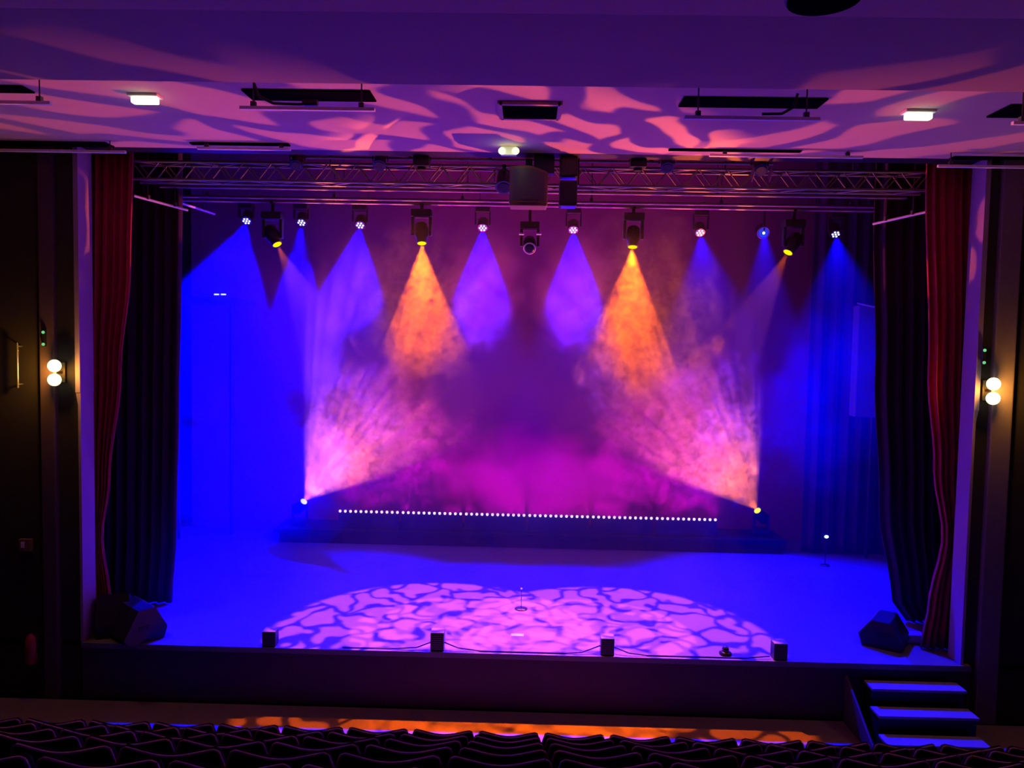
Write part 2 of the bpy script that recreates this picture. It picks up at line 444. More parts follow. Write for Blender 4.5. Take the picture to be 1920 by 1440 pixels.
# ------------------------------------------------------------------ blue LED heads on the back pipe
yb = 16.3
BPZ = P(990, 384, yb).z
blue = [(462, 415, (-7.3, 14.6), 1.5, 62, 'far left blue LED head, throwing its beam toward the side wall'),
        (565, 418, (-4.6, 14.6), 0.9, 34, 'second blue LED head from the left, beside the outer amber head'),
        (675, 423, (-3.6, 13.6), 0.8, 50, 'third blue LED head from the left, with a broad blue beam'),
        (905, 428, (-0.8, 13.2), 0.7, 44, 'blue LED head just left of the unlit central head'),
        (1075, 432, (0.9, 13.2), 0.7, 44, 'blue LED head just right of the unlit central head'),
        (1313, 437, (3.7, 13.2), 0.35, 56, 'blue LED head right of the inner right amber head, faint beam'),
        (1567, 440, (6.0, 13.6), 0.32, 60, 'far right blue LED head in front of the black drape')]
def led_cluster(T, s=1.0):
    b = MB()
    for k in range(7):
        x, y = (0, 0) if k == 6 else (0.062 * math.cos(k * PI / 3), 0.062 * math.sin(k * PI / 3))
        b.lathe([(0.020 * s, 0), (0.020 * s, 0.012), (0.012 * s, 0.016)], T @ Matrix.Translation((x * s, y * s, 0)), 10)
    return b
for px, py, ax, pw, sz, lab in blue:
    L = P(px, py, yb); aim = Vector((ax[0], ax[1], STG))
    facing = Vector((0, -1, -1.1)).normalized()
    root = thing('led_wash_light', lab, 'stage light', (L.x, L.y, BPZ)); o = root.location.copy()
    pv = L - facing * 0.14
    b = MB(); b.box((0, 0, -0.12), (0.30, 0.22, 0.12), bev=0.02); b.box((0, 0, -0.02), (0.05, 0.05, 0.08)); b.build('base', M_BLACKP, root)
    for sx in (-1, 1):
        a = MB(); z0 = pv.z - o.z - 0.03; a.box((sx * 0.15 , 0, (z0 - 0.14) / 2), (0.03, 0.08, abs(z0 + 0.14))); a.build('yoke_arm', M_BLACKP, root)
    T = Matrix.Translation(pv - o) @ facing.to_track_quat('Z', 'Y').to_matrix().to_4x4()
    h = MB(); h.lathe([(0.08, -0.12), (0.12, -0.08), (0.12, 0.10), (0.105, 0.13)], T); hd = h.build('head', M_BLACKP, root)
    led_cluster(T @ Matrix.Translation((0, 0, 0.13))).build('led_cluster', E_LED, hd)
    spot(root, L + Vector((0, -.05, -.08)), aim, BLUE, POWER_BLUE * pw, sz, 0.6, 0.06)
# the eighth, a single round lens between the faint ones
px, py = 1432, 437
L = P(px, py, yb); facing = Vector((0, -1, -.45)).normalized()
root = thing('fresnel_light', 'blue round-lens spotlight between the two rightmost blue LED heads', 'stage light', (L.x, L.y, BPZ)); o = root.location.copy()
T = Matrix.Translation(L - facing * .16 - o) @ facing.to_track_quat('Z', 'Y').to_matrix().to_4x4()
h = MB(); h.lathe([(0.06, -0.16), (0.12, -0.10), (0.13, 0.12), (0.135, 0.14)], T); h.build('housing', M_BLACKP, root)
b = MB(); b.torus(T @ Matrix.Translation((0, 0, .14)), 0.12, 0.012); b.build('lens_ring', mat('blue tinted rim', (.2, .2, .7), .3), root)
b = MB(); b.lathe([(0.11, 0.13), (0.10, 0.145), (0.04, 0.155)], T); b.build('lens', emit('blue lens', (0.02, 0.05, 0.9), 0.8), root)
b = MB(); b.lathe([(0.03, 0.156), (0.03, 0.165)], T, 10); b.build('bulb', E_LED, root)
b = MB(); b.box((0, 0, (L.z - o.z) / 2 + .05), (0.03, 0.06, abs(L.z - o.z))); b.build('bracket', M_BLACKP, root)
spot(root, L + facing * .05, (L.x - .1, 14.9, STG), BLUE, POWER_BLUE * .4, 44, 0.6, 0.06)

# ------------------------------------------------------------------ LED battens
bx0 = P(638, 958, 17.2); bx1 = P(1341, 975, 17.2)
nb = 6; Lb = (bx1.x - bx0.x + 0.12) / nb
names = ['leftmost', 'second from left', 'third from left', 'third from right', 'second from right', 'rightmost']
pitch = Lb / 12.1
M_PINKCOL = (1.0, 0.0, 0.70)
proto = None
for i in range(nb):
    cx = bx0.x - .06 + Lb * (i + .5); lab = '%s black LED batten of twelve pink lamps along the riser edge' % names[i]
    if proto is None:
        root = thing('led_batten', lab, 'stage light', (cx, 17.2, STG + RZ), group='battens along the back riser')
        b = MB(); b.box((0, 0, 0.03), (Lb * .985, 0.10, 0.06), bev=.01); b.build('housing', M_BLACKP, root)
        fc = Vector((0, -1, 1.0)).normalized(); hz = P(990, 966, 17.2).z - (STG + RZ)
        b = MB(); b.box((0, 0.0, hz / 2 + .02), (Lb * .97, 0.05, hz), bev=.01); b.build('lamp_bar', M_BLACKP, root)
        for k in range(12):
            T = Matrix.Translation(((k - 5.5) * pitch, -0.03, hz)) @ fc.to_track_quat('Z', 'Y').to_matrix().to_4x4()
            l = MB(); l.lathe([(0.030, -0.01), (0.030, 0.015), (0.018, 0.03)], T, 10); l.build('lamp', E_PINK, root)
        proto = root
    else:
        root = dup(proto, (cx, 17.2, STG + RZ), label=lab)
    ld = bpy.data.lights.new('light_source', 'AREA'); ld.shape = 'RECTANGLE'; ld.size = Lb * .95; ld.size_y = 0.06
    ld.energy = POWER_BATTEN; ld.color = M_PINKCOL; ld.spread = R(55)
    lo = bpy.data.objects.new('light_source', ld); COL.objects.link(lo); lo.location = (0, -0.08, .42)
    lo.rotation_euler = Vector((0, -0.22, 1)).to_track_quat('-Z', 'Y').to_euler(); lo.parent = root

# ------------------------------------------------------------------ rigging: truss and pipes
def pipe(label, a, b, r=0.025, m=None, name='lighting_pipe', clamps=0):
    a, b = Vector(a), Vector(b); root = thing(name, label, 'pipe', (a + b) / 2); o = root.location.copy()
    q = MB(); q.cyl(a - o, b - o, r, n=14); q.build('tube', m or M_PIPE, root)
    if clamps:
        for k in range(clamps):
            c = a.lerp(b, (k + .5) / clamps) - o
            d = MB(); d.box(c + Vector((0, 0, r + .015)), (0.05, 0.07, 0.07), bev=.008); d.cyl(c + Vector((0, 0, r + .03)), Vector((c.x, c.y, ROOF - .005 - o.z)), 0.006, n=6)
            d.build('hanger', M_DKPIPE, root)
    return root
def box_truss(label, px0, px1, pyc, Y, hgt=0.27, dep=0.27, bay=0.42):
    a = P(px0, pyc - (990 - px0) * 0.0, Y); zc = P(990, pyc, Y).z; b = P(px1, pyc, Y)
    root = thing('box_truss', label, 'truss', ((a.x + b.x) / 2, Y, zc)); cx = root.location.x
    x0, x1 = a.x - cx, b.x - cx
    for sy in (-1, 1):
        for sz in (-1, 1):
            q = MB(); q.cyl((x0, sy * dep / 2, sz * hgt / 2), (x1, sy * dep / 2, sz * hgt / 2), 0.022, n=12); q.build('chord', M_ALU, root)
    n = int((x1 - x0) / bay)
    for sy in (-1, 1):
        q = MB()
        for k in range(n):
            xa = x0 + (x1 - x0) * k / n; xb = x0 + (x1 - x0) * (k + 1) / n; xm = (xa + xb) / 2
            q.cyl((xa, sy * dep / 2, hgt / 2), (xm, sy * dep / 2, -hgt / 2), 0.010, n=6); q.cyl((xm, sy * dep / 2, -hgt / 2), (xb, sy * dep / 2, hgt / 2), 0.010, n=6)
        q.build('lacing', M_ALU, root)
    for sz in (-1, 1):
        q = MB()
        for k in range(n):
            xa = x0 + (x1 - x0) * k / n; xb = x0 + (x1 - x0) * (k + 1) / n
            s1 = 1 if k % 2 else -1
            q.cyl((xa, s1 * dep / 2, sz * hgt / 2), (xb, -s1 * dep / 2, sz * hgt / 2), 0.010, n=6)
        q.build('lacing', M_ALU, root)
    q = MB()
    for xx in (x0 + .25 * (x1 - x0), x0 + .75 * (x1 - x0)):
        q.cyl((xx, 0, hgt / 2), (xx, 0, ROOF - .01 - zc), 0.012, n=6)
    q.build('hoist_cable', M_DKPIPE, root)
    return root
box_truss('silver lattice box truss hung across the top of the stage opening', 255, 1735, 333, 12.05)
for py, Y, x0, x1, lab, r in ((290, 11.65, 515, 1410, 'topmost thin pipe just under the ceiling edge above the truss', .02),
                           (301, 11.85, 545, 1450, 'second pipe from the top, just above the lattice truss', .022),
                           (352, 12.5, 300, 1700, 'upper of the two pipes right below the lattice truss', .025),
                           (360, 12.75, 300, 1700, 'lower of the two pipes right below the lattice truss', .025),
                           (378, 13.45, 270, 1720, 'upper pipe of the lowest pair, above the amber heads', .025),
                           (385, 13.7, 270, 1720, 'lowest pipe, carrying the amber moving heads', .028)):
    z = P(990, py, Y).z
    pipe(lab, (P(x0, py, Y).x, Y, z), (P(x1, py, Y).x, Y, z), r, M_PIPE, clamps=6)
pipe('rear pipe carrying the blue LED heads', (P(380, 384, yb).x, yb, BPZ + .03), (P(1640, 384, yb).x, yb, BPZ + .03), .028, M_DKPIPE, clamps=6)
# pipes running back along both sides
pipe('slanting bright pipe at the upper left, next to the red curtain', P(251, 367, 12.0), P(352, 394, 12.72), .02, M_WHITE, clamps=2)
pipe('slanting violet pipe at the upper left, farther from the red curtain', P(304, 369, 13.0), P(402, 401, 15.3), .022, M_WHITE, clamps=2)
pipe('slanting bright pipe at the upper right, next to the red curtain', P(1738, 397, 12.0), P(1637, 420, 12.72), .02, M_WHITE, clamps=2)

# small lanterns on the upper pipe
def lantern(label, px, py, Y, kind='box', s=1.0, doors=False):
    c = P(px, py, Y)
    root = thing('profile_spotlight', label, 'stage light', (c.x, c.y, c.z + 0.17 * s)); o = Vector((0, 0, -0.17 * s))
    d = Vector((0, -.6, -.8)).normalized() if kind == 'can' else Vector((0, 0, -1))
    b = MB(); b.box(o + Vector((0, 0, .15 * s)), (0.05 * s, .05 * s, .10 * s)); b.build('clamp', M_BLACKP, root)
    if kind == 'can':
        T = Matrix.Translation(o) @ d.to_track_quat('Z', 'Y').to_matrix().to_4x4()
        q = MB(); q.lathe([(0.05 * s, -.16 * s), (.09 * s, -.12 * s), (.10 * s, .10 * s), (.11 * s, .14 * s)], T); q.build('housing', M_BLACKP, root)
        q = MB(); q.lathe([(.085 * s, .14 * s), (.08 * s, .15 * s)], T); q.build('lens', mat('dull glass', (.04, .03, .03), .7), root)
        if doors:
            for sx in (-1, 1):
                q = MB(); q.box(Vector((sx * .13 * s, 0, .21 * s)), (0.008, .20 * s, .14 * s)); 
                q.v = [tuple(T @ Vector(v)) for v in q.v]; q.build('barn_door', M_SPK, root)
    else:
        q = MB(); q.box(o, (0.24 * s, .22 * s, .24 * s), bev=.02); q.build('housing', M_BLACKP, root)
        q = MB(); q.cyl(o + Vector((0, 0, -.12 * s)), o + Vector((0, 0, -.16 * s)), .07 * s, .06 * s); q.build('hook', M_BLACKP, root)
    for sx in (-1, 1):
        q = MB(); q.box(o + Vector((sx * .125 * s, 0, .05 * s)), (.012, .04 * s, .16 * s)); q.build('bracket', M_BLACKP, root)
    return root
lantern('small dark lantern at the left end of the top pipe', 558, 300, 11.75, 'can', .9)
lantern('lantern with two warm glints on the top pipe, left of the left hoist', 713, 300, 11.75, 'can', .9)
lantern('square black motor hoist on the truss, left of centre', 791, 298, 11.6, 'box', 1.0)
lantern('black lamp housing directly left of the central loudspeaker', 945, 338, 11.75, 'can', 1.15)
lantern('square black motor hoist on the truss, right of centre', 1196, 300, 11.6, 'box', 1.0)
lantern('lantern on the top pipe just right of the right hoist', 1250, 304, 11.75, 'can', .9)
lantern('lantern with open orange-lit barn doors toward the right end of the top pipe', 1424, 308, 11.75, 'can', 1.0, True)

# central loudspeaker on its yoke
Ys = 11.2
c = P(991, 352, Ys)
sp_ = thing('hanging_loudspeaker', 'round-fronted loudspeaker hanging at top centre with a slanted top and dark grille', 'loudspeaker', (c.x, Ys + .1, CEIL - .01))
o = sp_.location.copy()
zb = P(991, 382, Ys).z - o.z; zt = P(991, 322, Ys).z - o.z
hw = 0.275
arc = [(hw * math.sin(a), -0.10 - 0.13 * math.cos(a)) for a in [(-PI / 2 + PI * k / 16) for k in range(17)]]
poly = arc + [(hw, 0.22), (-hw, 0.22)]
b = MB(); n = len(poly)
vs_ = [(x, y, zb) for x, y in poly] + [(x, y, zt + 0.10 + (-0.22) * (x + hw) / (2 * hw) if False else zt + 0.06 - 0.28 * max(0, (x - 0.02)) ) for x, y in poly]
b.add(vs_, [(i, (i + 1) % n, n + (i + 1) % n, n + i) for i in range(n)] + [tuple(range(n))[::-1], tuple(range(n, 2 * n))])
b.build('cabinet', M_SPK, sp_)
b = MB(); arc2 = [(x * .94, y - 0.012) for x, y in arc[1:-1]]; m_ = len(arc2)
back = [(x * .93, y + 0.01) for x, y in arc[1:-1]]
vs_ = []
for z_ in (0, 1):
    for x, y in arc2: vs_.append((x, y, (zb + .035) if z_ == 0 else (zt + 0.02 - 0.28 * max(0, x - .02))))
b.add(vs_, [(i, i + 1, m_ + i + 1, m_ + i) for i in range(m_ - 1)], True)
vs2 = []
for z_ in (0, 1):
    for x, y in back: vs2.append((x, y, (zb + .035) if z_ == 0 else (zt + 0.02 - 0.28 * max(0, x - .02))))
b.add(vs2, [(i, m_ + i, m_ + i + 1, i + 1) for i in range(m_ - 1)], True)
b.build('grille', M_GRILLE, sp_)
b = MB(); b.box((0, -.245, zb + .07), (.045, .01, .02)); b.build('badge', M_SPK, sp_)
b = MB(); b.box((0, -.02, zb - .02), (2 * hw * .96, .36, .05), bev=.015); b.build('base_plate', M_SPK, sp_)
b = MB(); b.box((.0, .26, (zb + 0) / 2), (.10, .05, -zb)); b.box((.22, .2, (zt) / 2 + .02), (.30, .16, -zt - .02), bev=.01); b.build('bracket', M_BLACKP, sp_)
# stacked black units right of it
c = P(1066, 338, 11.45); top = CEIL - .15
st = thing('loudspeaker_stack', 'two black speaker boxes stacked vertically right of the central loudspeaker', 'loudspeaker', (c.x, 11.55, P(1066, 283, 11.55).z)); o = st.location.copy()
for p0, p1 in ((286, 334), (340, 388)):
    z0 = P(1066, p1, 11.5).z - o.z; z1 = P(1066, p0, 11.5).z - o.z
    b = MB(); b.box((0, 0, (z0 + z1) / 2), (.26, .3, z1 - z0), bev=.03); b.build('cabinet', M_BLACKP, st)
b = MB(); b.box((.15, 0, -.25), (.02, .05, .5)); b.build('bracket', M_DKPIPE, st)
# twin emergency lamps
c = P(954, 283, 10.9)
tw = thing('twin_emergency_light', 'twin round emergency lamps glowing under the ceiling at top centre', 'lamp', (c.x, 10.9, CEIL)); o = tw.location.copy()
b = MB(); b.box((0, 0.02, -.06), (.22, .10, .12), bev=.01); b.build('housing', M_WHITE, tw)
for px in (941, 967):
    q = P(px, 283, 10.85) - o; b = MB(); b.ball(q, .05); b.build('globe', E_TWIN, tw)
point(tw, P(954, 290, 10.75), (.9, 1, .45), .5, .06)

# ------------------------------------------------------------------ ceiling fittings
def pt_ceil(px, py, z=CEIL): return PZ(px, py, z)
a, b_ = pt_ceil(937, 190), pt_ceil(1047, 219)
vt = thing('ceiling_vent', 'dark rectangular vent in the ceiling at top centre', 'vent', ((a.x + b_.x) / 2, (a.y + b_.y) / 2, CEIL)); 
wv, dv = abs(b_.x - a.x), abs(b_.y - a.y)
b = MB()
for sx in (-1, 1): b.box((sx * wv / 2, 0, -.02), (.05, dv + .05, .04))
for sy in (-1, 1): b.box((0, sy * dv / 2, -.02), (wv, .05, .04))
b.build('frame', M_CEIL, vt)
b = MB(); b.box((0, 0, -.006), (wv - .05, dv - .05, .01)); b.build('backing', M_BLACK, vt)
b = MB()
for k in range(9): b.box((0, -dv / 2 + dv * (k + .7) / 9.5, -.018), (wv - .05, .02, .012), M=Matrix.Rotation(.5, 3, 'X'))
b.build('louvre', M_BLACK, vt)
for i, (px, py) in enumerate(((272, 178), (1722, 208))):
    c = pt_ceil(px, py); root = thing('ceiling_emergency_light', 'bright greenish white strip light on the ceiling at the %s' % ('left', 'right')[i], 'lamp', (c.x, c.y, CEIL))
    b = MB(); b.box((0, 0, -.015), (.34, .16, .03), bev=.008); b.build('housing', M_WHITE, root)
    b = MB(); b.box((0, 0, -.065), (.29, .10, .07), bev=.02); b.build('diffuser', E_WHITE, root)
    point(root, (c.x, c.y - .02, CEIL - .16), (.8, 1, .55), .35, .05)
# black lighting slots with a bar hung below each
def slot(label1, label2, sl, bar, zbar=None, ty=None, name='ceiling_lighting_bar'):
    x0, x1, y0, y1 = sl
    a = pt_ceil(x0, y0); c = pt_ceil(x1, y1)
    b = MB(); b.box(((a.x + c.x) / 2, (a.y + c.y) / 2, CEIL - .012), (abs(c.x - a.x), max(.08, abs(a.y - c.y)), .02), bev=.005)
    if label1: tag(b.build('ceiling_slot', mat('matte black lining', (.006, .005, .006), 1.0, spec=0.0)), label1, 'slot')
    bx0_, bx1_, by = bar
    Y = ty
    p, q = P(bx0_, by, Y), P(bx1_, by, Y); z = P((bx0_ + bx1_) / 2, by, Y).z
    root = thing(name, label2, 'lighting bar', ((p.x + q.x) / 2, Y, z)); o = root.location.copy(); hl = abs(q.x - p.x) / 2
    m = MB(); m.box((0, 0, 0), (2 * hl, .05, .035), bev=.006); m.build('bar', M_WHITE, root)
    for sx in (-.8, .8):
        m = MB(); m.cyl((sx * hl, 0, .018), (sx * hl, 0, CEIL - z), .008, n=6); m.box((sx * hl, 0, .04), (.05, .05, .05)); m.build('hanger', M_DKPIPE, root)
    return root, hl
r1, hl = slot('long black slot in the ceiling above the left centre lighting bar', 'white lighting bar hung under the ceiling left of the vent', (452, 706, 166, 188), (450, 703, 204), ty=8.0)
m = MB(); m.tube([(-.55, 0, .25), (-.5, 0, .12), (-.35, 0, .05), (-.1, 0, .045), (.1, 0, .05)], .014); m.build('cable', M_RUBBER, r1)
m = MB(); m.box((.03, 0, .06), (.16, .08, .06), bev=.02); m.build('plug_box', M_BLACKP, r1)
r1, hl = slot('long black slot in the ceiling above the right centre lighting bar', 'white lighting bar hung under the ceiling right of the vent', (1283, 1532, 180, 201), (1283, 1537, 222), ty=8.0)
m = MB(); m.tube([(.45, 0, .25), (.42, 0, .12), (.3, 0, .05), (.1, 0, .045)], .014); m.build('cable', M_RUBBER, r1)
slot('black slot in the ceiling at the far left edge', 'white lighting bar hung under the ceiling at the far left edge', (-90, 66, 158, 172), (-120, 96, 192), ty=8.0)
slot('black slot in the ceiling at the far right edge', 'white lighting bar hung under the ceiling at the far right edge', (1895, 2040, 195, 220), (1898, 2080, 232), ty=8.0)
slot('black slot in the ceiling close to the top left corner of the opening', 'pale thin bar at the ceiling edge above the left red curtain', (-60, 215, 262, 274), (-60, 236, 283), ty=10.9)
slot('black slot at the ceiling edge above the left end of the pipes', 'thin bar at the ceiling edge above the left end of the pipes', (355, 545, 266, 272), (370, 545, 279), ty=10.9)
slot('black slot at the ceiling edge above the right end of the pipes', 'thin bar at the ceiling edge above the right end of the pipes', (1255, 1500, 278, 284), (1330, 1618, 293), ty=10.9)
slot('black slot in the ceiling close to the top right corner of the opening', 'pale thin bar at the ceiling edge above the right red curtain', (1790, 2000, 292, 300), (1758, 2000, 313), ty=10.9)
# round dark ceiling speaker cut by the top edge
c = PZ(1545, -8, zC)
root = thing('round_ceiling_speaker', 'round black ceiling fitting cut off by the top edge of the photo', 'ceiling fitting', (c.x, c.y, zC))
b = MB(); b.lathe([(.235, 0), (.235, -.02), (.225, -.025), (.22, -.012)]); b.build('rim', M_JAMB, root)
b = MB(); b.lathe([(.225, -.004), (.222, -.035), (.10, -.06), (.01, -.065)], n=28); b.build('grille', mat('matte black lining', (.006, .005, .006), 1.0, spec=0.0), root)

# ------------------------------------------------------------------ wall lamps and small wall things
for i, (px, p1, p2) in enumerate(((102, 686, 712), (1863, 720, 747))):
    side = ('left', 'right')[i]
    a = P(px, p1, YF - .12); c = P(px - (0 if i == 0 else 1), p2, YF - .12); mid = (a + c) / 2
    root = thing('wall_lamp', 'amber wall lamp with two glowing globes beside the %s red curtain' % side, 'lamp', (mid.x, YF + .09, mid.z)); o = root.location.copy()
    b = MB(); b.box((0, -.02, 0), (.10, .04, .30), bev=.01); b.cyl((0, -.02, 0), (0, -.2, 0), .02); b.build('wall_bracket', mat('dark brass', (.10, .06, .02), .5), root)
    for q in (a, c):
        b = MB(); b.ball(q - o, .092); b.build('globe', E_WARM, root)
    point(root, Vector((mid.x, YF - .22, mid.z)), (1.0, .45, .04), 45, .07)
    g = P(px - 19, p1 - 52, YF - .015)
    b = MB(); b.box((0, 0, 0), (.05, .04, .24), bev=.008); rt = thing('indicator_unit', 'tiny green indicator lights above the %s wall lamp' % side, 'indicator', g)
    b.build('housing', M_BLACKP, rt)
    for dz in (.085, -.09):
        b = MB(); b.ball((0, -.025, dz), .022); b.build('indicator_light', E_GREEN, rt)
g = P(51, 1021, YF + .09)
root = thing('switch_box', 'small square purple lit switch box on the dark wall at left', 'switch', g)
b = MB(); b.box((0, -.03, 0), (.19, .06, .19), bev=.01); b.build('casing', M_SPK, root)
b = MB(); b.box((-.03, -.062, .01), (.05, .01, .09), bev=.002); b.build('rocker', M_WHITE, root)
g = P(59, 1243, YF - .02)
root = thing('fire_extinguisher', 'red fire extinguisher against the wall at the lower left', 'fire extinguisher', g)
b = MB(); b.lathe([(.07, 0), (.08, .02), (.08, .36), (.05, .42), (.025, .44), (.025, .47)]); b.build('cylinder', M_EXT, root)
b = MB(); b.box((0, 0, .48), (.05, .05, .03)); b.box((.03, 0, .51), (.13, .02, .02)); b.build('valve_handle', M_BLACKP, root)
b = MB(); b.tube([(.03, 0, .47), (.10, 0, .42), (.105, 0, .25), (.095, 0, .15)], .012); b.build('hose', M_RUBBER, root)
g = P(33, 685, YF)
root = thing('pull_handle', 'long vertical metal pull handle at the left edge catching the lamp light', 'handle', g)
b = MB(); b.cyl((0, 0, -.33), (0, 0, .33), .014); b.build('bar', M_CHROME, root)
for dz in (-.28, .28):
    b = MB(); b.cyl((0, 0, dz), (0, .10, dz), .01); b.build('post', M_CHROME, root)

# ------------------------------------------------------------------ on the stage
def footbox(label, px, py, w_, h_):
    base = P(px, py, YF + .02); root = thing('footlight_speaker', label, 'loudspeaker', (base.x, YF + .12, STG))
    b = MB(); b.box((0, 0, h_ / 2), (w_, .18, h_), bev=.012); b.build('cabinet', M_BLACKP, root)
    b = MB()
    for k in range(7): b.box((0, -.093, h_ * (.14 + .12 * k)), (w_ * .86, .006, h_ * .06))
    b.build('grille', M_GRILLE, root)
    b = MB(); b.box((0, .0, h_ + .006), (w_ * .98, .19, .014)); b.build('top_panel', M_TREAD, root)
    return root
footbox('small black box speaker on the stage edge, leftmost of four', 503, 1220, .2, .22)
footbox('small black box speaker on the stage edge, left of the pink patterned centre', 819, 1226, .2, .27)
footbox('small black box speaker on the stage edge, right of the pink patterned centre', 1139, 1232, .2, .25)
footbox('small black box speaker on the stage edge, rightmost of four', 1464, 1245, .2, .24)
# cable along the edge between them
def zc(px): return P(px, 1235, YF).x
pts = []
for px, dy, h in ((640, .06, .012), (740, .06, .015), (780, .06, .04), (802, .12, .09), (819, .24, .10), (836, .12, .09), (858, .06, .05), (900, .06, .012), (1060, .06, .012),
                  (1090, .06, .03), (1118, .12, .09), (1139, .24, .11), (1160, .12, .08), (1180, .06, .04), (1215, .06, .012), (1400, .06, .012), (1446, .08, .04)):
    pts.append((zc(px), YF + dy, STG + h))
cb = MB(); cb.tube(pts, .010)
tag(cb.build('cable', M_RUBBER), 'thin black cable looping along the stage edge between the small boxes', 'cable')
def monitor(label, px, py, Y, rz, w_=.75, h_=.44):
    g = PZ(px, py, STG); root = thing('stage_monitor', label, 'loudspeaker', (g.x, g.y, STG), (0, 0, rz))
    poly = [(-.28, 0), (.24, 0), (.31, .10), (.10, h_), (-.14, h_), (-.33, .16)]
    b = MB(); b.prism(poly, -w_ / 2, w_ / 2, 'X'); b.build('cabinet', M_BLACKP, root)
    b = MB(); b.prism([(-.335, .16), (-.145, h_), (-.155, h_ + .008), (-.35, .165)], -w_ * .46, w_ * .46, 'X'); b.build('grille', M_GRILLE, root)
    for sx in (-1, 1):
        b = MB(); b.box((sx * (w_ / 2 + .004), 0.02, .22), (.01, .16, .07), bev=.003); b.build('handle', M_BLACK, root)
    return root
monitor('black wedge monitor on the stage floor at the left by the red curtain', 252, 1192, 12, R(140), .78, .5)
monitor('black wedge monitor on the stage floor at the right by the red curtain', 1660, 1206, 12, R(-125), .62, .42)
g = PZ(205, 1205, STG); root = thing('stage_monitor', 'second dark wedge monitor tucked behind the left jamb', 'loudspeaker', (g.x - .12, g.y + .35, STG), (0, 0, R(20)))
b = MB(); b.prism([(-.2, 0), (.2, 0), (.2, .5), (.0, .62), (-.2, .2)], -.22, .22, 'X'); b.build('cabinet', M_BLACKP, root)
b = MB(); b.ball((.18, -.2, .22), .022); b.build('indicator_light', E_LED, root)
g = PZ(1712, 1203, STG); root = thing('floor_lantern', 'small blue-lit lantern lying on the stage right of the right monitor', 'stage light', (g.x, g.y, STG))
b = MB(); b.box((0, 0, .07), (.3, .2, .14), bev=.03); b.build('housing', mat('pale blue casing', (.4, .4, .5), .4), root)
b = MB(); b.box((-.22, .1, .04), (.2, .16, .08), bev=.02); b.build('power_box', M_BLACKP, root)
g = PZ(1360, 1227, STG); root = thing('floor_dome_light', 'small dark dome fixture near the stage edge right of centre', 'stage light', (g.x, g.y, STG))
b = MB(); b.lathe([(.09, 0), (.095, .03), (.06, .05)]); b.build('base', M_BLACKP, root)
b = MB(); b.ball((0, 0, .075), .055); b.build('dome', mat('dark glass', (.02, .02, .03), .12, coat=1), root)
g = PZ(970, 1191, STG); b = MB(); b.box((0, 0, .003), (.20, .09, .006)); o = b.build('tape_mark', mat('white tape', (.95, .95, .9), .4), loc=(g.x, g.y, STG)); tag(o, 'small white tape mark on the stage floor near the front centre', 'tape')
g = PZ(977, 1142, STG); root = thing('microphone_stand', 'thin faint stand with a small red tip at centre stage', 'stand', (g.x, g.y, STG))
b = MB(); b.lathe([(.11, 0), (.11, .012), (.02, .02)]); b.build('base', M_BLACKP, root)
b = MB(); b.cyl((0, 0, .015), (0, 0, .34), .006); b.build('pole', M_DKPIPE, root)
b = MB(); b.ball((0, 0, .36), .016); b.build('tip', emit('red tip', (1, .25, .3), 1.0), root)
g = P(1549, 1006, 16.2); root = thing('work_lamp', 'small white work lamp glowing low at the right back of the stage', 'lamp', (g.x, g.y, STG))
b = MB(); b.lathe([(.10, 0), (.10, .02), (.02, .03)]); b.cyl((0, 0, .02), (0, 0, g.z - STG), .012); b.build('stand', M_BLACKP, root)
b = MB(); b.box((0, .03, g.z - STG), (.14, .08, .10), bev=.01); b.build('housing', M_BLACKP, root)
b = MB(); b.ball((0, -.02, g.z - STG), .038, s=(1.2, .5, .9)); b.build('bulb', E_WORK, root)
# galleries either side at the back of the stage
for (pa, pb, py, lab) in ((300, 446, 556, 'dark side gallery platform at the upper left of the stage with two bright clips'),
                          (1600, 1680, 572, 'dark side gallery box at the right of the stage with a bright edge')):
    Y = 16.8; a = P(pa, py, Y); c = P(pb, py, Y); xm = (a.x + c.x) / 2; h_ = .5
    root = thing('side_gallery', lab, 'gallery', (xm, Y, a.z)) 
    if pa < 900:
        b = MB(); b.box((0, .5, -.06), (abs(c.x - a.x), 1.2, .12)); b.build('deck', M_DRAPE, root)
        for px in (406, 419):
            q = P(px, 552, Y - .12) - Vector((xm, Y, a.z)); b = MB(); b.box(q, (.10, .03, .03)); b.build('clip', emit('clip emission', (.7, .8, 1), 1.5), root)  # both clips given an emissive material
        b = MB(); b.cyl((-.6, .3, -.1), (-.6, .3, STG - a.z), .04); b.cyl((.4, .8, -.1), (.4, .8, STG - a.z), .04); b.build('leg', M_BLACK, root)
    else:
        b = MB(); b.box((.1, .1, -1.2), (abs(c.x - a.x), .3, 2.4), bev=.03); b.build('cabinet', mat('blue grey panel', (.2, .18, .25), .6), root)
        b = MB(); b.cyl((-.45, -.2, .03), (.2, -.2, -.1), .02); b.build('rail', M_WHITE, root)
        b = MB(); b.cyl((.1, .1, -2.4), (.1, .1, STG - a.z), .04); b.build('leg', M_BLACK, root)

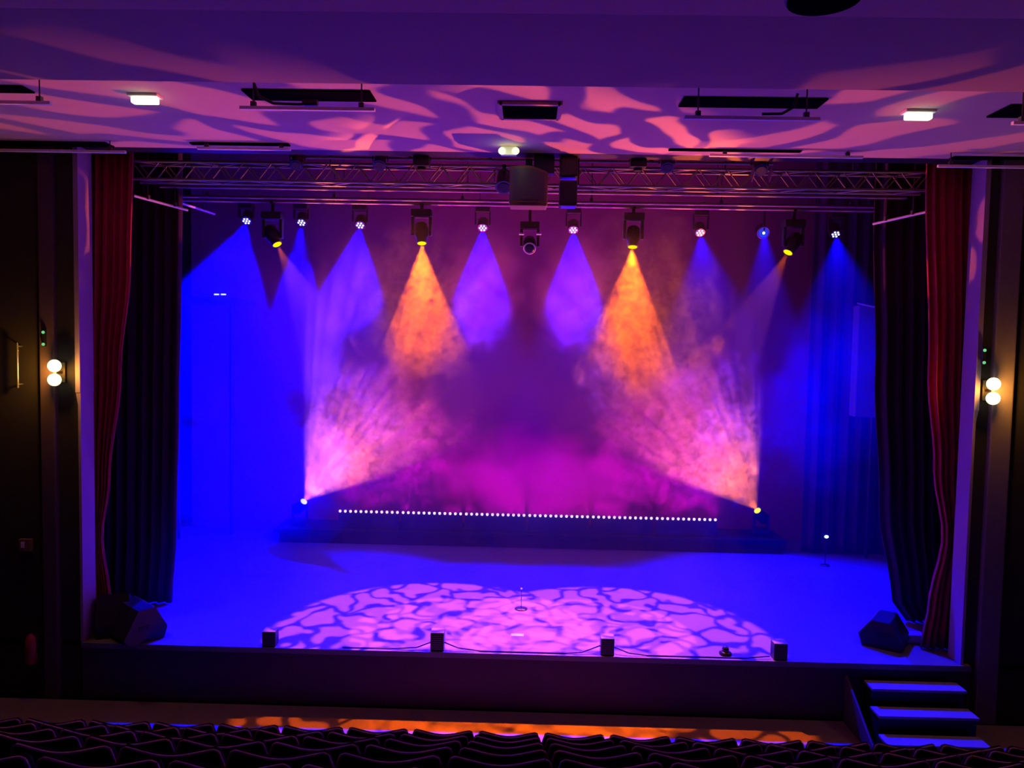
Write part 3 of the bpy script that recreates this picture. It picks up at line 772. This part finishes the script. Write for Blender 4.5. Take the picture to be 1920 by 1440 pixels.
# ------------------------------------------------------------------ steps at the right
stp = thing('stage_steps', 'black wooden steps with three blue lit treads at the right of the stage front', 'steps', (0, YF, 0))
r3 = STG / 4
for k, (pxa, pxb, py) in enumerate(((1632, 1802, 1287), (1640, 1820, 1333), (1650, 1834, 1380))):
    z = STG - r3 * (k + 1); a, c = PZ(pxa, py, z), PZ(pxb, py, z); dep = 0.36
    y = YF - .02 - dep * (k + .5) - 0.0
    q = MB(); q.box(((a.x + c.x) / 2, y - YF, z - .02), (c.x - a.x, dep * .80, .04), bev=.008); q.build('tread', M_TREAD, stp)
    q = MB(); q.box(((a.x + c.x) / 2, y - YF + .03, (z - .04) / 2), (c.x - a.x - .03, dep * .7, z - .04)); q.build('riser', M_BLACK, stp)
q = MB(); a = PZ(1632, 1287, STG); q.prism([(-.02, 0), (-.02, STG - .17), (-1.15, 0)], a.x - .03, a.x + .0, 'X'); q.build('side_board', M_STFRONT, stp)

# ------------------------------------------------------------------ seats
def make_seat():
    root = thing('theatre_seat', 'x', 'seat', (0, 0, 0), group=None)
    W_ = .592; n = 24; T_ = .05
    def top(u):  # u in -1..1
        a = abs(u); return .94 - .035 * (math.cos(a * PI) * .5 + .5) - (max(0, (a - .86) / .14) ** 2) * .09
    vs_ = []; fs = []
    ys = [(.0, .0), (T_ * .2, .012), (T_ * .5, .018), (T_ * .8, .012), (T_, .0)]
    # shell: rows down the back, over the rounded top, down the front
    cols = [-1 + 2 * i / n for i in range(n + 1)]
    ring = []
    zlow = .38
    for u in cols:
        t_ = top(u); bow = .03 * (1 - u * u)
        ring.append([(u * W_ / 2, -bow, zlow), (u * W_ / 2, -bow, t_ - .02), (u * W_ / 2, -bow + .012, t_ - .004), (u * W_ / 2, -bow + T_ / 2, t_ + .004),
                     (u * W_ / 2, -bow + T_ - .012, t_ - .004), (u * W_ / 2, -bow + T_, t_ - .02), (u * W_ / 2, -bow + T_ + .02, zlow)])
    m = len(ring[0])
    for r in ring: vs_ += r
    for i in range(n):
        for k in range(m - 1): fs.append((i * m + k, (i + 1) * m + k, (i + 1) * m + k + 1, i * m + k + 1))
        fs.append((i * m, i * m + m - 1, (i + 1) * m + m - 1, (i + 1) * m))
    fs += [tuple(range(m)), tuple(range(n * m, n * m + m))[::-1]]
    b = MB(); b.add(vs_, fs, True); b.build('backrest', M_SEAT, root)
    # rim of stage light along the back edge, put in as a pale tube
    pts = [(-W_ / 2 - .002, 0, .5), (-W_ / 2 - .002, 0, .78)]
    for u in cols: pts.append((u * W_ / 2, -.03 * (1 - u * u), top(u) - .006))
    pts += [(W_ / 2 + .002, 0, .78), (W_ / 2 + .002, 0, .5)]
    b = MB(); b.tube(pts, .008, 6); b.build('highlight', M_HIGHLIGHT, root)
    b = MB(); b.box((0, .13, .50), (W_ * .80, .10, .42), M=Matrix.Rotation(-.15, 3, 'X'), bev=.03); b.build('seat_cushion', M_SEAT, root)
    for sx in (-1, 1):
        b = MB(); b.box((sx * .279, .22, .60), (.035, .34, .03), bev=.01); b.box((sx * .279, .2, .30), (.03, .10, .60)); b.build('armrest', M_BLACK, root)
    return root
rown = ['farthest', 'second farthest', 'third farthest', 'third nearest', 'second nearest', 'nearest']
ordn = ['first', 'second', 'third', 'fourth', 'fifth', 'sixth', 'seventh', 'eighth', 'ninth', 'tenth', 'eleventh', 'twelfth', 'thirteenth', 'fourteenth', 'fifteenth', 'sixteenth', 'seventeenth', 'eighteenth']
seat0 = make_seat(); used = False
for ri, (sy, sz) in enumerate(rows):
    zf = sz - .95
    xs = []
    k = -20
    for k in range(-12, 12):
        x = -.107 + .61 * k
        xl_ = P(0, 1400, sy).x - .25; xr_ = P(1920, 1420, sy).x + .25
        if xl_ < x < xr_: xs.append(x)
    for j, x in enumerate(xs):
        lab = 'dark theatre seat with painted pink edge highlight, %s row, %s from the left' % (rown[ri], ordn[j])
        if not used:
            seat0.location = (x, sy, zf); seat0['label'] = lab; seat0['group'] = 'theatre seats'; used = True
        else: dup(seat0, (x, sy, zf), label=lab, group='theatre seats')

# ------------------------------------------------------------------ stage haze
HAZE_BASE = 0.006
b = MB(); zx = OPEN + .1
b.box((0, (YF + .42 + ST_B - .05) / 2, (STG + CEIL) / 2 + .9), (2 * SX - .5, ST_B - YF - .5, CEIL - STG + 1.7))
m = bpy.data.materials.new('stage haze'); m.use_nodes = True; nt = m.node_tree; nt.nodes.clear()
out = nt.nodes.new('ShaderNodeOutputMaterial'); vol = nt.nodes.new('ShaderNodeVolumeScatter')
vol.inputs['Density'].default_value = HAZE_BASE; vol.inputs['Anisotropy'].default_value = .25
nt.links.new(vol.outputs[0], out.inputs['Volume'])
m.cycles.volume_sampling = 'MULTIPLE_IMPORTANCE'
tag(b.build('stage_haze', m), 'thin even theatrical haze filling the whole stage', 'haze', kind='stuff')

def plume(label, c, r, amt, scale=1.6, wisp=0, step=1.0):
    """a drifting bank of smoke: billowing density that thins out to nothing at its edge"""
    m = bpy.data.materials.new('smoke bank'); m.use_nodes = True; nt = m.node_tree; nt.nodes.clear()
    N = nt.nodes.new; Lk = nt.links.new
    out = N('ShaderNodeOutputMaterial'); vol = N('ShaderNodeVolumeScatter'); vol.inputs['Anisotropy'].default_value = .25
    tc = N('ShaderNodeTexCoord')
    n2 = N('ShaderNodeTexNoise'); n2.inputs['Scale'].default_value = scale; n2.inputs['Detail'].default_value = 3; n2.inputs['Distortion'].default_value = .8
    Lk(tc.outputs['Object'], n2.inputs['Vector'])
    ln = N('ShaderNodeVectorMath'); ln.operation = 'LENGTH'; 
    dv = N('ShaderNodeVectorMath'); dv.operation = 'DIVIDE'; dv.inputs[1].default_value = r
    Lk(tc.outputs['Object'], dv.inputs[0]); Lk(dv.outputs[0], ln.inputs[0])
    # the edge is broken up by the same billows
    su = N('ShaderNodeMath'); su.operation = 'MULTIPLY_ADD'; Lk(n2.outputs['Fac'], su.inputs[0]); su.inputs[1].default_value = -1.3; Lk(ln.outputs['Value'], su.inputs[2])
    mr = N('ShaderNodeMapRange'); mr.inputs[1].default_value = .28; mr.inputs[2].default_value = -.25; mr.inputs[3].default_value = 0; mr.inputs[4].default_value = amt
    Lk(su.outputs[0], mr.inputs[0])
    if wisp:
        n3 = N('ShaderNodeTexNoise'); n3.inputs['Scale'].default_value = wisp; n3.inputs['Detail'].default_value = 2; n3.inputs['Distortion'].default_value = 1.5
        Lk(tc.outputs['Object'], n3.inputs['Vector'])
        wr = N('ShaderNodeMapRange'); wr.inputs[1].default_value = .44; wr.inputs[2].default_value = .60; wr.inputs[3].default_value = .10; wr.inputs[4].default_value = 2.2
        Lk(n3.outputs['Fac'], wr.inputs[0]); wm = N('ShaderNodeMath'); wm.operation = 'MULTIPLY'
        Lk(wr.outputs[0], wm.inputs[0]); Lk(mr.outputs[0], wm.inputs[1]); Lk(wm.outputs[0], vol.inputs['Density'])
    else: Lk(mr.outputs[0], vol.inputs['Density'])
    Lk(vol.outputs[0], out.inputs['Volume'])
    m.cycles.volume_step_rate = step; m.cycles.volume_sampling = 'MULTIPLE_IMPORTANCE'
    b = MB()
    prof = [(max(1e-3, math.sin(PI * k / 12)), -math.cos(PI * k / 12)) for k in range(13)]
    b.lathe(prof, Matrix.Diagonal((r[0], r[1], r[2], 1)), 24)
    o = b.build('smoke_bank', m); o.location = c
    return tag(o, label, 'smoke', kind='stuff')
plume('soft blue smoke in the upper left of the stage', (-6.0, 15.4, 5.7), (2.6, 1.6, 2.2), .16, .8)
plume('dense blue smoke low at the left of the stage', (-5.9, 15.2, 2.6), (2.7, 1.7, 1.9), .16, .9)
plume('blue smoke under the third blue lamp from the left', (-3.8, 15.9, 6.6), (1.2, .9, 1.3), .11, 1.2)
plume('amber smoke under the left inner amber head', (-1.85, 13.2, 6.1), (1.3, 1.2, 1.6), .16, 1.8, 5.0)
plume('amber smoke under the right inner amber head', (2.0, 13.2, 5.9), (1.5, 1.2, 2.0), .16, 1.8, 5.0)
plume('billowing pink and orange smoke rising from the left floor head', (-3.35, 16.5, 3.3), (2.4, 1.1, 2.2), .11, 1.5, 4.5, .7)
plume('billowing orange smoke rising from the right floor head', (3.5, 16.5, 3.4), (2.3, 1.1, 2.4), .10, 1.5, 4.5, .7)
plume('magenta smoke hanging over the row of pink lamps', (0.4, 16.6, 2.3), (2.8, 1.2, 1.5), .11, 1.3)
plume('faint blue smoke at the right of the stage', (6.0, 15.2, 4.4), (1.6, 1.2, 2.2), .06, .9)
plume('blue smoke under the blue lamp just left of centre', (-0.95, 15.9, 6.6), (1.0, .9, 1.5), .16, 1.3)
plume('blue smoke under the blue lamp just right of centre', (0.95, 15.9, 6.6), (1.0, .9, 1.5), .16, 1.3)
